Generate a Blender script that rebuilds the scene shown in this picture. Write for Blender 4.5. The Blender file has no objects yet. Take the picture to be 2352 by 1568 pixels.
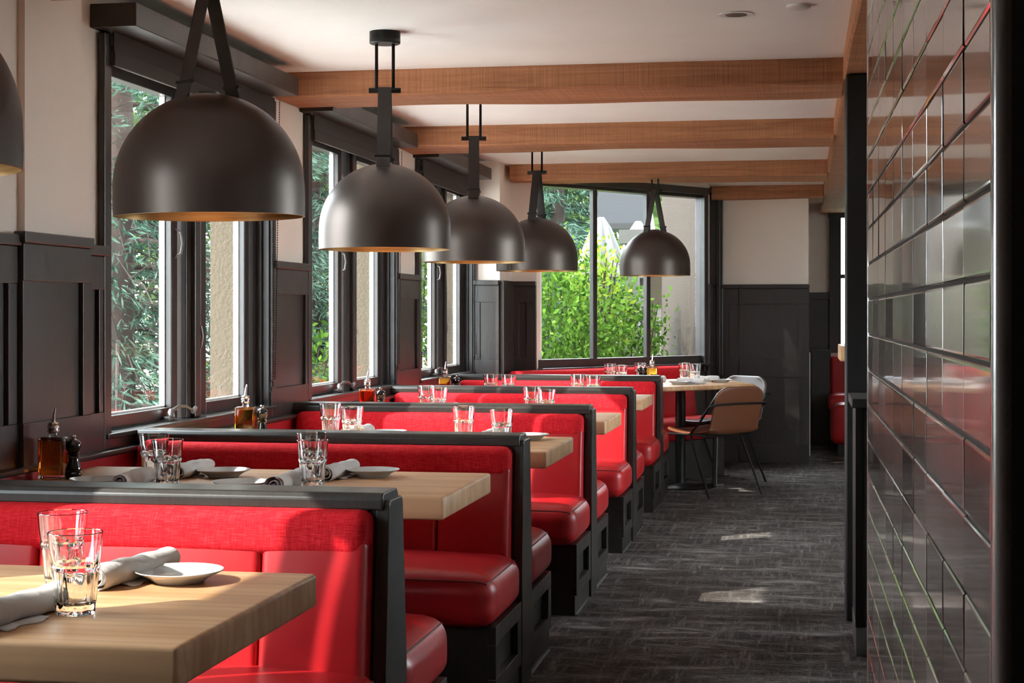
import bpy, bmesh, math, random
import numpy as np
from mathutils import Vector, Matrix
random.seed(7); RNG = np.random.default_rng(7)
SC = bpy.context.scene
COL = SC.collection

# ------------------------------------------------------------------ camera, sky, sun, exposure
cam_d = bpy.data.cameras.new('camera'); cam = bpy.data.objects.new('camera', cam_d); COL.objects.link(cam)
cam.location = (0, 0, 1.28)
cam.rotation_euler = (math.pi/2, 0, math.radians(10.195))
cam_d.sensor_width = 36; cam_d.lens = 36*3720/2352
cam_d.shift_y = -62/2352; cam_d.clip_start = .02; cam_d.clip_end = 300
SC.camera = cam
W = bpy.data.worlds.new('sky'); SC.world = W; W.use_nodes = True
bg = W.node_tree.nodes['Background']
bg.inputs[0].default_value = (.86, .93, 1.0, 1); bg.inputs[1].default_value = 5.6
sun_d = bpy.data.lights.new('sun', 'SUN'); sun = bpy.data.objects.new('sun', sun_d); COL.objects.link(sun)
sun_d.energy = 3.8; sun_d.angle = math.radians(.6); sun_d.color = (1, .95, .88)
sun.location = (-20, -15, 18)
sun.rotation_euler = Vector((1, .75, -.9)).to_track_quat('-Z', 'Y').to_euler()
vs = SC.view_settings
vs.view_transform = 'Standard'; vs.look = 'None'; vs.gamma = 1; vs.use_curve_mapping = False
vs.exposure = 1.92
try:
    SC.cycles.max_bounces = 8; SC.cycles.diffuse_bounces = 4; SC.cycles.glossy_bounces = 3; SC.cycles.transparent_max_bounces = 10
    SC.cycles.transmission_bounces = 8; SC.cycles.sample_clamp_indirect = 6
    SC.cycles.caustics_refractive = True; SC.cycles.adaptive_threshold = .03; SC.cycles.blur_glossy = .6
except Exception: pass

# ------------------------------------------------------------------ helpers
def tag(o, label=None, cat=None, group=None, kind=None):
    if label: o['label'] = label
    if cat: o['category'] = cat
    if group: o['group'] = group
    if kind: o['kind'] = kind
    return o
def thing(name, loc=(0, 0, 0), rz=0, label=None, cat=None, group=None, kind=None):
    o = bpy.data.objects.new(name, None); COL.objects.link(o)
    o.location = loc; o.rotation_euler = (0, 0, rz); o.empty_display_size = .1
    return tag(o, label, cat, group, kind)
def link(name, me, parent=None, loc=(0, 0, 0), rot=(0, 0, 0)):
    o = bpy.data.objects.new(name, me); COL.objects.link(o)
    if parent: o.parent = parent
    o.location = loc; o.rotation_euler = rot
    return o
def copy_tree(o, parent=None):
    c = o.copy(); COL.objects.link(c)
    for k in list(c.keys()):
        pass
    c.parent = parent
    for ch in list(o.children): copy_tree(ch, c)
    return c

class MB:
    def __init__(s): s.bm = bmesh.new()
    def box(s, x0, x1, y0, y1, z0, z1, bev=0, seg=2):
        g = bmesh.ops.create_cube(s.bm, size=1)['verts']
        for v in g:
            v.co = Vector((x0+(v.co.x+.5)*(x1-x0), y0+(v.co.y+.5)*(y1-y0), z0+(v.co.z+.5)*(z1-z0)))
        if bev > 0:
            es = list({e for v in g for e in v.link_edges})
            bmesh.ops.bevel(s.bm, geom=es, offset=bev, segments=seg, affect='EDGES', profile=.5)
        return s
    def prism(s, pts, axis, a, b, bev=0, seg=2):
        """pts: 2D polygon; axis 'x': pts=(y,z), 'y': pts=(x,z), 'z': pts=(x,y)"""
        def mk(p, t):
            return {'x': (t, p[0], p[1]), 'y': (p[0], t, p[1]), 'z': (p[0], p[1], t)}[axis]
        va = [s.bm.verts.new(mk(p, a)) for p in pts]; vb = [s.bm.verts.new(mk(p, b)) for p in pts]
        n = len(pts); fs = []
        fs.append(s.bm.faces.new(va[::-1])); fs.append(s.bm.faces.new(vb))
        for i in range(n): fs.append(s.bm.faces.new((va[i], va[(i+1) % n], vb[(i+1) % n], vb[i])))
        if bev > 0:
            es = list({e for f in fs for e in f.edges})
            bmesh.ops.bevel(s.bm, geom=es, offset=bev, segments=seg, affect='EDGES', profile=.5)
        return s
    def lathe(s, prof, n=32, c=(0, 0, 0), mod=None, cap0=False, cap1=False):
        rings = []
        for j, (r, z) in enumerate(prof):
            ring = []
            for i in range(n):
                a = 2*math.pi*i/n
                rr = r*(mod(a, z) if mod else 1)
                ring.append(s.bm.verts.new((c[0]+rr*math.cos(a), c[1]+rr*math.sin(a), c[2]+z)))
            rings.append(ring)
        for j in range(len(rings)-1):
            for i in range(n):
                s.bm.faces.new((rings[j][i], rings[j][(i+1) % n], rings[j+1][(i+1) % n], rings[j+1][i]))
        if cap0: s.bm.faces.new(rings[0][::-1])
        if cap1: s.bm.faces.new(rings[-1])
        return s
    def tube(s, pts, r, n=8, closed=False):
        pts = [Vector(p) for p in pts]; m = len(pts); rings = []
        rr = r if isinstance(r, (list, tuple)) else [r]*m
        up = None
        for i, p in enumerate(pts):
            if closed: t = pts[(i+1) % m]-pts[i-1]
            else: t = pts[min(i+1, m-1)]-pts[max(i-1, 0)]
            t.normalize()
            if up is None:
                up = Vector((0, 0, 1)) if abs(t.z) < .9 else Vector((1, 0, 0))
            x = t.cross(up); 
            if x.length < 1e-6: x = t.cross(Vector((0, 1, 0)))
            x.normalize(); y = x.cross(t); y.normalize(); up = y
            rings.append([s.bm.verts.new(p+(x*math.cos(2*math.pi*k/n)+y*math.sin(2*math.pi*k/n))*rr[i]) for k in range(n)])
        last = m if closed else m-1
        for j in range(last):
            a = rings[j]; b = rings[(j+1) % m]
            for k in range(n): s.bm.faces.new((a[k], a[(k+1) % n], b[(k+1) % n], b[k]))
        if not closed:
            s.bm.faces.new(rings[0][::-1]); s.bm.faces.new(rings[-1])
        return s
    def grid(s, P, closed_u=False):
        """P[i][j] points"""
        V = [[s.bm.verts.new(p) for p in row] for row in P]
        for i in range(len(V)-1):
            for j in range(len(V[0])-1): s.bm.faces.new((V[i][j], V[i+1][j], V[i+1][j+1], V[i][j+1]))
        return s
    def xf(s, M):
        bmesh.ops.transform(s.bm, matrix=M, verts=s.bm.verts); return s
    def mesh(s, name, mat, smooth=False, angle=40):
        bmesh.ops.recalc_face_normals(s.bm, faces=s.bm.faces)
        me = bpy.data.meshes.new(name); s.bm.to_mesh(me); s.bm.free()
        if mat: me.materials.append(mat)
        if smooth:
            me.polygons.foreach_set('use_smooth', [True]*len(me.polygons))
            try: me.set_sharp_from_angle(angle=math.radians(angle))
            except Exception: pass
        return me
    def build(s, name, mat, parent=None, loc=(0, 0, 0), rot=(0, 0, 0), smooth=False, angle=40):
        return link(name, s.mesh(name, mat, smooth, angle), parent, loc, rot)

def cush_map(p, h, r, crown, c, shear=0.):
    q = [max(-(h[i]-r), min(h[i]-r, p[i]*h[i])) for i in range(3)]
    d = Vector((p[0]*h[0]-q[0], p[1]*h[1]-q[1], p[2]*h[2]-q[2]))
    if d.length > 1e-9: d.normalize()
    o = Vector(q)+d*r
    fx, fy, fz = [max(0., 1-(o[i]/h[i])**2) for i in range(3)]
    if d.z > 0: o.z += crown[2]*d.z*fx*fy if False else crown[2]*d.z*(fx**.5)*(fy**.5)
    o.y += crown[1]*d.y*(fx**.5)*(fz**.5)
    o.x += crown[0]*d.x*(fy**.5)*(fz**.5)
    o = Vector((o.x+c[0], o.y+c[1], o.z+c[2]))
    o.y += shear*o.z
    return o
def cushion(x0, x1, y0, y1, z0, z1, r, crown=(0, 0, 0), n=14, shear=0.):
    m = MB(); bm = m.bm
    bmesh.ops.create_cube(bm, size=2)
    bmesh.ops.subdivide_edges(bm, edges=list(bm.edges), cuts=n-1, use_grid_fill=True)
    h = ((x1-x0)/2, (y1-y0)/2, (z1-z0)/2); c = ((x0+x1)/2, (y0+y1)/2, (z0+z1)/2)
    for v in bm.verts:
        p = []
        for i in range(3):
            t = v.co[i]; a = abs(t); e = min(.48, 1.6*r/h[i])
            # spend the outer 4 cells on the rounded edge
            k = 1-6/n if n > 8 else .4
            a2 = a/k*(1-e) if a < k else (1-e)+(a-k)/(1-k)*e
            p.append(math.copysign(a2, t))
        v.co = cush_map(p, h, r, crown, c, shear)
    return m
def cush_edge(x0, x1, y0, y1, z0, z1, r, crown, pts):
    h = ((x1-x0)/2, (y1-y0)/2, (z1-z0)/2); c = ((x0+x1)/2, (y0+y1)/2, (z0+z1)/2)
    return [cush_map(p, h, r, crown, c) for p in pts]

# ------------------------------------------------------------------ materials
class NM:
    def __init__(s, name, base=(.5, .5, .5), rough=.5, metal=0, spec=.5, coat=0, coat_rough=.1, trans=0, ior=1.5, sheen=0):
        s.m = bpy.data.materials.new(name); s.m.use_nodes = True; s.nt = s.m.node_tree; s.N = s.nt.nodes; s.L = s.nt.links
        s.b = s.N['Principled BSDF']; I = s.b.inputs
        I['Base Color'].default_value = (*base, 1); I['Roughness'].default_value = rough; I['Metallic'].default_value = metal
        I['Specular IOR Level'].default_value = spec; I['Coat Weight'].default_value = coat; I['Coat Roughness'].default_value = coat_rough
        I['Transmission Weight'].default_value = trans; I['IOR'].default_value = ior; I['Sheen Weight'].default_value = sheen
        s._tc = None; s._bump = None
    def node(s, t, **k):
        n = s.N.new(t)
        for a, v in k.items(): setattr(n, a, v)
        return n
    def co(s, scale=(1, 1, 1), kind='Object', rot=(0, 0, 0)):
        if s._tc is None: s._tc = s.node('ShaderNodeTexCoord')
        mp = s.node('ShaderNodeMapping'); mp.inputs['Scale'].default_value = scale; mp.inputs['Rotation'].default_value = rot
        s.L.new(s._tc.outputs[kind], mp.inputs[0]); return mp.outputs[0]
    def noise(s, co, scale=5, detail=4, rough=.55, dist=0):
        n = s.node('ShaderNodeTexNoise'); n.inputs['Scale'].default_value = scale; n.inputs['Detail'].default_value = detail
        n.inputs['Roughness'].default_value = rough; n.inputs['Distortion'].default_value = dist
        s.L.new(co, n.inputs['Vector']); return n.outputs['Fac']
    def wave(s, co, scale=5, dist=2, detail=2, dscale=1, direction='X', typ='BANDS'):
        n = s.node('ShaderNodeTexWave'); n.wave_type = typ
        if typ == 'BANDS': n.bands_direction = direction
        n.inputs['Scale'].default_value = scale; n.inputs['Distortion'].default_value = dist; n.inputs['Detail'].default_value = detail
        n.inputs['Detail Scale'].default_value = dscale
        s.L.new(co, n.inputs['Vector']); return n.outputs['Fac']
    def ramp(s, fac, stops):
        n = s.node('ShaderNodeValToRGB'); e = n.color_ramp.elements
        while len(e) < len(stops): e.new(.5)
        for i, (p, c) in enumerate(stops): e[i].position = p; e[i].color = (*c, 1)
        s.L.new(fac, n.inputs[0]); return n.outputs[0]
    def math(s, op, a, b=0.5):
        n = s.node('ShaderNodeMath', operation=op)
        for i, x in enumerate((a, b)):
            if isinstance(x, (int, float)): n.inputs[i].default_value = x
            else: s.L.new(x, n.inputs[i])
        return n.outputs[0]
    def mix(s, fac, a, b, blend='MIX'):
        n = s.node('ShaderNodeMix', data_type='RGBA', blend_type=blend)
        for i, x in ((0, fac), (6, a), (7, b)):
            if isinstance(x, (int, float)): n.inputs[i].default_value = x
            elif isinstance(x, tuple): n.inputs[i].default_value = (*x, 1)
            else: s.L.new(x, n.inputs[i])
        return n.outputs[2]
    def color(s, c): s.L.new(c, s.b.inputs['Base Color']); return s
    def rough(s, fac, lo, hi):
        n = s.node('ShaderNodeMapRange'); n.inputs['To Min'].default_value = lo; n.inputs['To Max'].default_value = hi
        s.L.new(fac, n.inputs[0]); s.L.new(n.outputs[0], s.b.inputs['Roughness']); return s
    def bump(s, fac, strength=.2, dist=.01):
        n = s.node('ShaderNodeBump'); n.inputs['Strength'].default_value = strength; n.inputs['Distance'].default_value = dist
        s.L.new(fac, n.inputs['Height'])
        if s._bump: s.L.new(s._bump, n.inputs['Normal'])
        s._bump = n.outputs[0]; s.L.new(s._bump, s.b.inputs['Normal']); return s
    def rand(s):
        n = s.node('ShaderNodeObjectInfo'); return n.outputs['Random']

def m_plaster(name, base):
    k = NM(name, base, .62)
    n = k.noise(k.co((1, 1, .6)), 3, 5, .6); k.color(k.mix(n, tuple(.93*c for c in base), tuple(min(1, 1.05*c) for c in base)))
    k.bump(k.noise(k.co((1, 1, .45)), 14, 4, .6, .6), .25, .006); k.bump(k.noise(k.co(), 160, 2), .08, .002)
    return k.m
M = {}
M['plaster'] = m_plaster('wall_plaster', (.82, .71, .63))
M['ceiling'] = m_plaster('ceiling_paint', (.90, .88, .86))
def m_darkwood(name, base, hi, rough=.38, sc=(2, 2, 30), coat=0.0):
    k = NM(name, base, rough, coat=coat, coat_rough=.25)
    g = k.noise(k.co(sc), 6, 4, .6, .3); k.color(k.ramp(g, [(.3, base), (.72, hi)])); k.bump(g, .05, .002)
    k.rough(k.noise(k.co(), 7, 3), rough-.06, rough+.1)
    return k.m
M['wains'] = m_darkwood('stained_wainscot_wood', (.026, .021, .019), (.042, .034, .03), .36, (30, 30, 2), .25)
M['frame'] = m_darkwood('window_frame_paint', (.022, .019, .018), (.032, .027, .025), .33, (8, 8, 2), .2)
M['black'] = m_darkwood('booth_black_paint', (.014, .013, .011), (.026, .023, .02), .36, (20, 20, 2), .15)
M['shadecloth'] = NM('roller_shade_cloth', (.045, .036, .032), .8).m
M['valance'] = m_darkwood('valance_paint', (.03, .024, .021), (.04, .032, .028), .4, (3, 3, 12))

def m_beam():
    k = NM('rough_sawn_timber', (.33, .16, .08), .7)
    co = k.co((.5, 7, 9)); g = k.noise(co, 3, 6, .62, 1.2)
    c = k.ramp(g, [(.25, (.24, .09, .038)), (.5, (.46, .19, .085)), (.75, (.60, .28, .14))])
    saw = k.noise(k.co((95, 1.2, 1.2)), 1, 2, .5, .2)
    c2 = k.mix(k.math('MULTIPLY', saw, .55), c, (.20, .075, .033)); k.color(c2)
    k.bump(saw, .5, .006); k.bump(g, .3, .006)
    kn = k.node('ShaderNodeTexVoronoi'); kn.inputs['Scale'].default_value = 1.1; k.L.new(k.co((1, 1.3, 2.2)), kn.inputs['Vector'])
    d = k.ramp(kn.outputs['Distance'], [(.035, (1, 1, 1)), (.06, (0, 0, 0))])
    k.color(k.mix(d, c2, (.025, .011, .007)))
    return k.m
M['beam'] = m_beam()
def m_table():
    k = NM('oiled_butcher_block', (.6, .4, .24), .42, coat=.12, coat_rough=.3)
    st = k.noise(k.co((.6, 9, 5)), 1.6, 1, .4)
    w = k.wave(k.co((.10, 1.6, 1.6)), 5, 9, 4, .9, 'Y'); f = k.noise(k.co((3, 70, 70)), 2, 5, .6)
    a = k.ramp(st, [(.3, (.52, .27, .125)), (.5, (.64, .37, .185)), (.7, (.72, .45, .25))])
    b = k.mix(k.math('MULTIPLY', k.math('POWER', w, 3), .35), a, (.36, .18, .08)); k.color(k.mix(k.math('MULTIPLY', f, .35), b, (.42, .24, .12)))
    k.bump(f, .05, .002); k.rough(f, .34, .55)
    return k.m
M['table'] = m_table()
def m_fabric():
    k = NM('red_linen_upholstery', (.55, .02, .03), .85, spec=.12)
    a = k.noise(k.co((30, 500, 500)), 1, 2, .6); b = k.noise(k.co((500, 30, 30)), 1, 2, .6); z = k.noise(k.co((40, 40, 500)), 1, 3, .6)
    t = k.math('ADD', k.math('MULTIPLY', a, .33), k.math('ADD', k.math('MULTIPLY', b, .33), k.math('MULTIPLY', z, .33)))
    k.color(k.ramp(t, [(.35, (.36, .005, .010)), (.5, (.58, .012, .020)), (.65, (.74, .045, .05))]))
    k.bump(t, .5, .0025)
    return k.m
M['fabric'] = m_fabric()
def m_leather():
    k = NM('red_leather', (.47, .012, .016), .36, spec=.5)
    n = k.noise(k.co(), 5, 3); k.color(k.ramp(n, [(.3, (.36, .007, .011)), (.7, (.45, .011, .015))]))
    k.bump(k.noise(k.co((1, 1, .5)), 11, 3, .5, .5), .12, .01); k.bump(k.noise(k.co(), 260, 2), .08, .0008); k.rough(n, .3, .42)
    return k.m
M['leather'] = m_leather()
M['piping'] = NM('dark_red_piping', (.10, .004, .006), .5).m
M['panelred'] = NM('wall_panel_red_leather', (.46, .012, .018), .45).m
def m_carpet():
    k = NM('woven_carpet', (.05, .045, .04), .95, spec=.1)
    a = k.noise(k.co((1.0, 3.2, 1)), 3.0, 9, .8, .5); b = k.noise(k.co((9, .7, 1)), 3.4, 9, .8, .5); c = k.noise(k.co(), .9, 3, .5)
    fine = k.noise(k.co((50, 240, 1)), 1, 2, .7); fin2 = k.noise(k.co((240, 50, 1)), 1, 2, .7)
    m = k.math('MAXIMUM', a, k.math('MULTIPLY', b, .95))
    t = k.math('ADD', k.math('MULTIPLY', m, .8), k.math('ADD', k.math('MULTIPLY', fine, .18), k.math('MULTIPLY', fin2, .16)))
    col = k.ramp(t, [(.46, (.016, .012, .011)), (.56, (.055, .047, .043)), (.64, (.16, .148, .14)), (.72, (.36, .34, .32))])
    k.color(k.mix(k.ramp(c, [(.35, (0, 0, 0)), (.7, (.55, .55, .55))]), col, (.03, .019, .014)))
    k.bump(t, .6, .006)
    return k.m
M['carpet'] = m_carpet()
def m_tile():
    k = NM('brown_glazed_tile', (.2, .16, .14), .07, spec=.6, coat=.8, coat_rough=.05, ior=1.7)
    r = k.rand(); n = k.noise(k.co((1, 5, 1.5)), 4, 4, .6)
    a = k.ramp(r, [(0, (.14, .11, .098)), (.5, (.26, .215, .19)), (1, (.42, .36, .32))])
    k.color(k.mix(k.math('MULTIPLY', n, .5), a, (.10, .078, .068)))
    cr = k.node('ShaderNodeMapRange'); cr.inputs['To Min'].default_value = .06; cr.inputs['To Max'].default_value = .24
    k.L.new(k.math('FRACT', k.math('MULTIPLY', r, 7.3)), cr.inputs[0]); k.L.new(cr.outputs[0], k.b.inputs['Roughness'])
    k.bump(k.noise(k.co((1, 1, 1)), 9, 1, .5), .012, .01); k.bump(k.noise(k.co((1, 2, 1)), 60, 2, .6), .03, .002)
    return k.m
M['tile'] = m_tile()
M['grout'] = NM('dark_grout', (.03, .023, .02), .9).m
M['charcoal'] = NM('charcoal_paint', (.012, .011, .011), .6).m
M['bronze'] = NM('dark_bronze_metal', (.09, .071, .062), .40, metal=.75).m
def m_brass():
    k = NM('brushed_brass', (.62, .40, .20), .34, metal=1)
    n = k.noise(k.co((3, 3, 60)), 2, 3); k.color(k.ramp(n, [(.3, (.46, .25, .11)), (.7, (.72, .50, .27))])); return k.m
M['brass'] = m_brass()
M['strap'] = NM('dark_leather_strap', (.022, .016, .014), .5).m
M['blackmetal'] = NM('black_metal', (.014, .013, .012), .4, metal=.5).m
M['steel'] = NM('polished_steel', (.62, .62, .62), .18, metal=1).m
M['greymetal'] = NM('grey_metal', (.22, .215, .21), .4, metal=.8).m
M['glassware'] = NM('clear_drinking_glass', (1, 1, 1), .0, trans=1, ior=1.48).m
M['oilglass'] = NM('bottle_glass', (1, 1, 1), .0, trans=1, ior=1.45).m
M['oil'] = NM('olive_oil', (.86, .50, .05), .02, trans=1, ior=1.3).m
M['oilred'] = NM('chili_oil', (.80, .17, .02), .02, trans=1, ior=1.3).m
M['ceramic'] = NM('white_ceramic', (.50, .51, .50), .12, spec=.6, coat=.3).m
def m_napkin():
    k = NM('white_napkin_cloth', (.60, .57, .55), .9, spec=.15)
    k.bump(k.noise(k.co((8, 2, 2)), 9, 3, .5), .25, .01); return k.m
M['napkin'] = m_napkin()
M['mill'] = NM('black_lacquered_wood', (.008, .007, .007), .1, coat=.6).m
def m_stucco(name, base):
    k = NM(name, base, .9, spec=.15)
    n = k.noise(k.co(), 60, 4, .6); k.color(k.mix(n, tuple(.8*c for c in base), tuple(1.15*c for c in base))); k.bump(n, .8, .01); return k.m
M['stucco'] = m_stucco('tan_stucco', (.075, .060, .043))
M['stucco2'] = m_stucco('brown_stucco', (.038, .028, .022))
M['chairleather'] = NM('brown_saddle_leather', (.15, .05, .022), .42).m
M['chairleather2'] = NM('dark_brown_leather', (.075, .05, .045), .3).m
M['white'] = NM('white_plastic', (.75, .73, .71), .4).m
M['canvas'] = NM('white_canvas', (.085, .082, .08), .9).m
M['awning'] = NM('grey_awning_canvas', (.014, .015, .018), .8).m
M['cream'] = NM('cream_painted_wood', (.06, .055, .045), .6).m
M['redpaint'] = NM('red_outdoor_fabric', (.16, .008, .012), .7).m
M['orange'] = NM('orange_canvas', (.25, .04, .012), .8).m
M['bark'] = NM('reddish_bark', (.032, .02, .016), .95).m
M['fartile'] = NM('brown_board', (.03, .017, .012), .7).m
def m_pane():
    m = bpy.data.materials.new('window_glass'); m.use_nodes = True; nt = m.node_tree; N = nt.nodes; L = nt.links
    N.remove(N['Principled BSDF']); o = N['Material Output']
    t = N.new('ShaderNodeBsdfTransparent'); t.inputs[0].default_value = (.95, .97, .96, 1)
    g = N.new('ShaderNodeBsdfGlossy'); g.inputs['Roughness'].default_value = .0; g.inputs[0].default_value = (.9, .9, .9, 1)
    lw = N.new('ShaderNodeLayerWeight'); lw.inputs[0].default_value = .5
    pw = N.new('ShaderNodeMath'); pw.operation = 'POWER'; pw.inputs[1].default_value = 5; L.new(lw.outputs['Facing'], pw.inputs[0])
    f = N.new('ShaderNodeMath'); f.operation = 'MULTIPLY_ADD'; f.inputs[1].default_value = .55; f.inputs[2].default_value = .025; L.new(pw.outputs[0], f.inputs[0])
    x = N.new('ShaderNodeMixShader'); L.new(f.outputs[0], x.inputs[0]); L.new(t.outputs[0], x.inputs[1]); L.new(g.outputs[0], x.inputs[2]); L.new(x.outputs[0], o.inputs[0])
    return m
M['pane'] = m_pane()
def m_leaf(name, c1, c2, trans=.35):
    m = bpy.data.materials.new(name); m.use_nodes = True; nt = m.node_tree; N = nt.nodes; L = nt.links
    N.remove(N['Principled BSDF']); o = N['Material Output']
    g = N.new('ShaderNodeNewGeometry'); r = N.new('ShaderNodeValToRGB')
    r.color_ramp.elements[0].color = (*c1, 1); r.color_ramp.elements[1].color = (*c2, 1); L.new(g.outputs['Random Per Island'], r.inputs[0])
    d = N.new('ShaderNodeBsdfDiffuse'); t = N.new('ShaderNodeBsdfTranslucent'); x = N.new('ShaderNodeMixShader'); x.inputs[0].default_value = trans
    L.new(r.outputs[0], d.inputs[0]); L.new(r.outputs[0], t.inputs[0]); L.new(d.outputs[0], x.inputs[1]); L.new(t.outputs[0], x.inputs[2]); L.new(x.outputs[0], o.inputs[0])
    return m
M['spruce'] = m_leaf('blue_green_needles', (.014, .03, .022), (.07, .115, .085), .2)
M['bushleaf'] = m_leaf('bright_green_leaves', (.018, .05, .006), (.11, .21, .03), .45)
M['roseleaf'] = m_leaf('yellow_green_leaves', (.10, .16, .015), (.26, .34, .045), .5)
M['treeleaf'] = m_leaf('tree_leaves', (.03, .06, .018), (.12, .18, .06), .45)
M['petal'] = m_leaf('pale_petals', (.5, .4, .3), (.6, .25, .25), .4)
def m_ground():
    k = NM('garden_ground', (.1, .12, .06), .95); n = k.noise(k.co(), .8, 6, .65)
    k.color(k.ramp(n, [(.35, (.05, .07, .03)), (.6, (.16, .17, .11)), (.8, (.26, .24, .2))])); return k.m
M['ground'] = m_ground()
M['lamp'] = NM('lamp_glow', (1, .9, .75), .5).m
e = M['lamp'].node_tree.nodes['Principled BSDF']; e.inputs['Emission Color'].default_value = (1, .82, .6, 1); e.inputs['Emission Strength'].default_value = 1.2

# ------------------------------------------------------------------ large structure
ZC, ZB = 2.39, 2.276
PLAN = [(-2.62, -2.6), (3.2, -2.6), (3.2, 17.4), (-.81, 17.4), (-.81, 13.78), (-2.0, 12.16), (-2.0, 12.06), (-2.62, 12.06)]
fl = MB().prism(PLAN, 'z', -.06, 0).build('floor', M['carpet']); tag(fl, 'dark grey woven carpet with streaky worn pattern', kind='structure')
ce = MB().prism(PLAN, 'z', ZC, ZC+.12).build('ceiling', M['ceiling']); tag(ce, 'white painted plaster ceiling between the timber beams', kind='structure')
XW = -2.39
WINS = [(1.45, 3.25), (5.27, 7.02), (7.6, 9.3), (9.9, 11.58)]
wl = thing('wall_left', (0, 0, 0), label='window wall with white plaster above dark wainscot', kind='structure')
m = MB(); m.box(-2.62, XW, -2.6, 12.06, -.06, .85); m.box(-2.62, XW, -2.6, 12.06, 2.22, ZC)
ys = [-2.6]+[y for w in WINS for y in w]+[12.06]
for i in range(0, len(ys), 2): m.box(-2.50, XW, ys[i], ys[i+1], .85, 2.22)
m.build('plaster', M['plaster'], wl)
m = MB()
for i in range(0, len(ys), 2): m.box(-2.66, -2.502, ys[i], ys[i+1], .6, 2.6)
m.box(-2.66, -2.62, -2.6, 12.06, -.3, .845); m.box(-2.66, -2.62, -2.6, 12.06, 2.23, 3.0)
m.build('exterior_stucco', M['stucco'], wl)
# thick pilaster between the first two windows
MB().box(XW, -2.368, 4.66, 5.06, 1.5, ZC).build('pilaster', M['plaster'], wl)
def wainscot(y0, y1, xw, near_end=False, z0=.80, ztop=1.525):
    """rails, stiles and a recessed panel against the wall plane xw"""
    MB().box(xw, xw+.012, y0, y1, z0, ztop-.03).build('wainscot_panel', M['wains'], wl)
    MB().box(xw, xw+.04, y0-.012, y1+.0, ztop-.035, ztop, .004).build('wainscot_cap', M['wains'], wl)
    MB().box(xw+.012, xw+.028, y0, y1, ztop-.15, ztop-.036, .002).build('wainscot_rail', M['wains'], wl)
    MB().box(xw+.012, xw+.028, y0, y1, z0, .945, .002).build('wainscot_rail', M['wains'], wl)
    MB().box(xw+.012, xw+.026, y0, y0+.045, .945, ztop-.15, .002).build('wainscot_stile', M['wains'], wl)
    MB().box(xw+.012, xw+.026, y1-.06, y1, .945, ztop-.15, .002).build('wainscot_stile', M['wains'], wl)
wainscot(4.61, 5.09, -2.374, ztop=1.535)
MB().box(XW, -2.374, 4.62, 5.085, .8, 1.52).build('pilaster_base', M['wains'], wl)
wainscot(5.10, 5.25, XW, ztop=1.515)
wainscot(3.3, 4.61, XW)
wainscot(7.05, 7.58, XW)
wainscot(9.33, 9.88, XW)
# ledge and red upholstered dado below the windows
MB().box(XW, -2.325, -2.6, 11.55, .795, .815, .006).build('ledge', M['frame'], wl)
MB().box(XW, -2.35, -2.6, 11.55, .0, .794).build('dado_panel', M['panelred'], wl)

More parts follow.
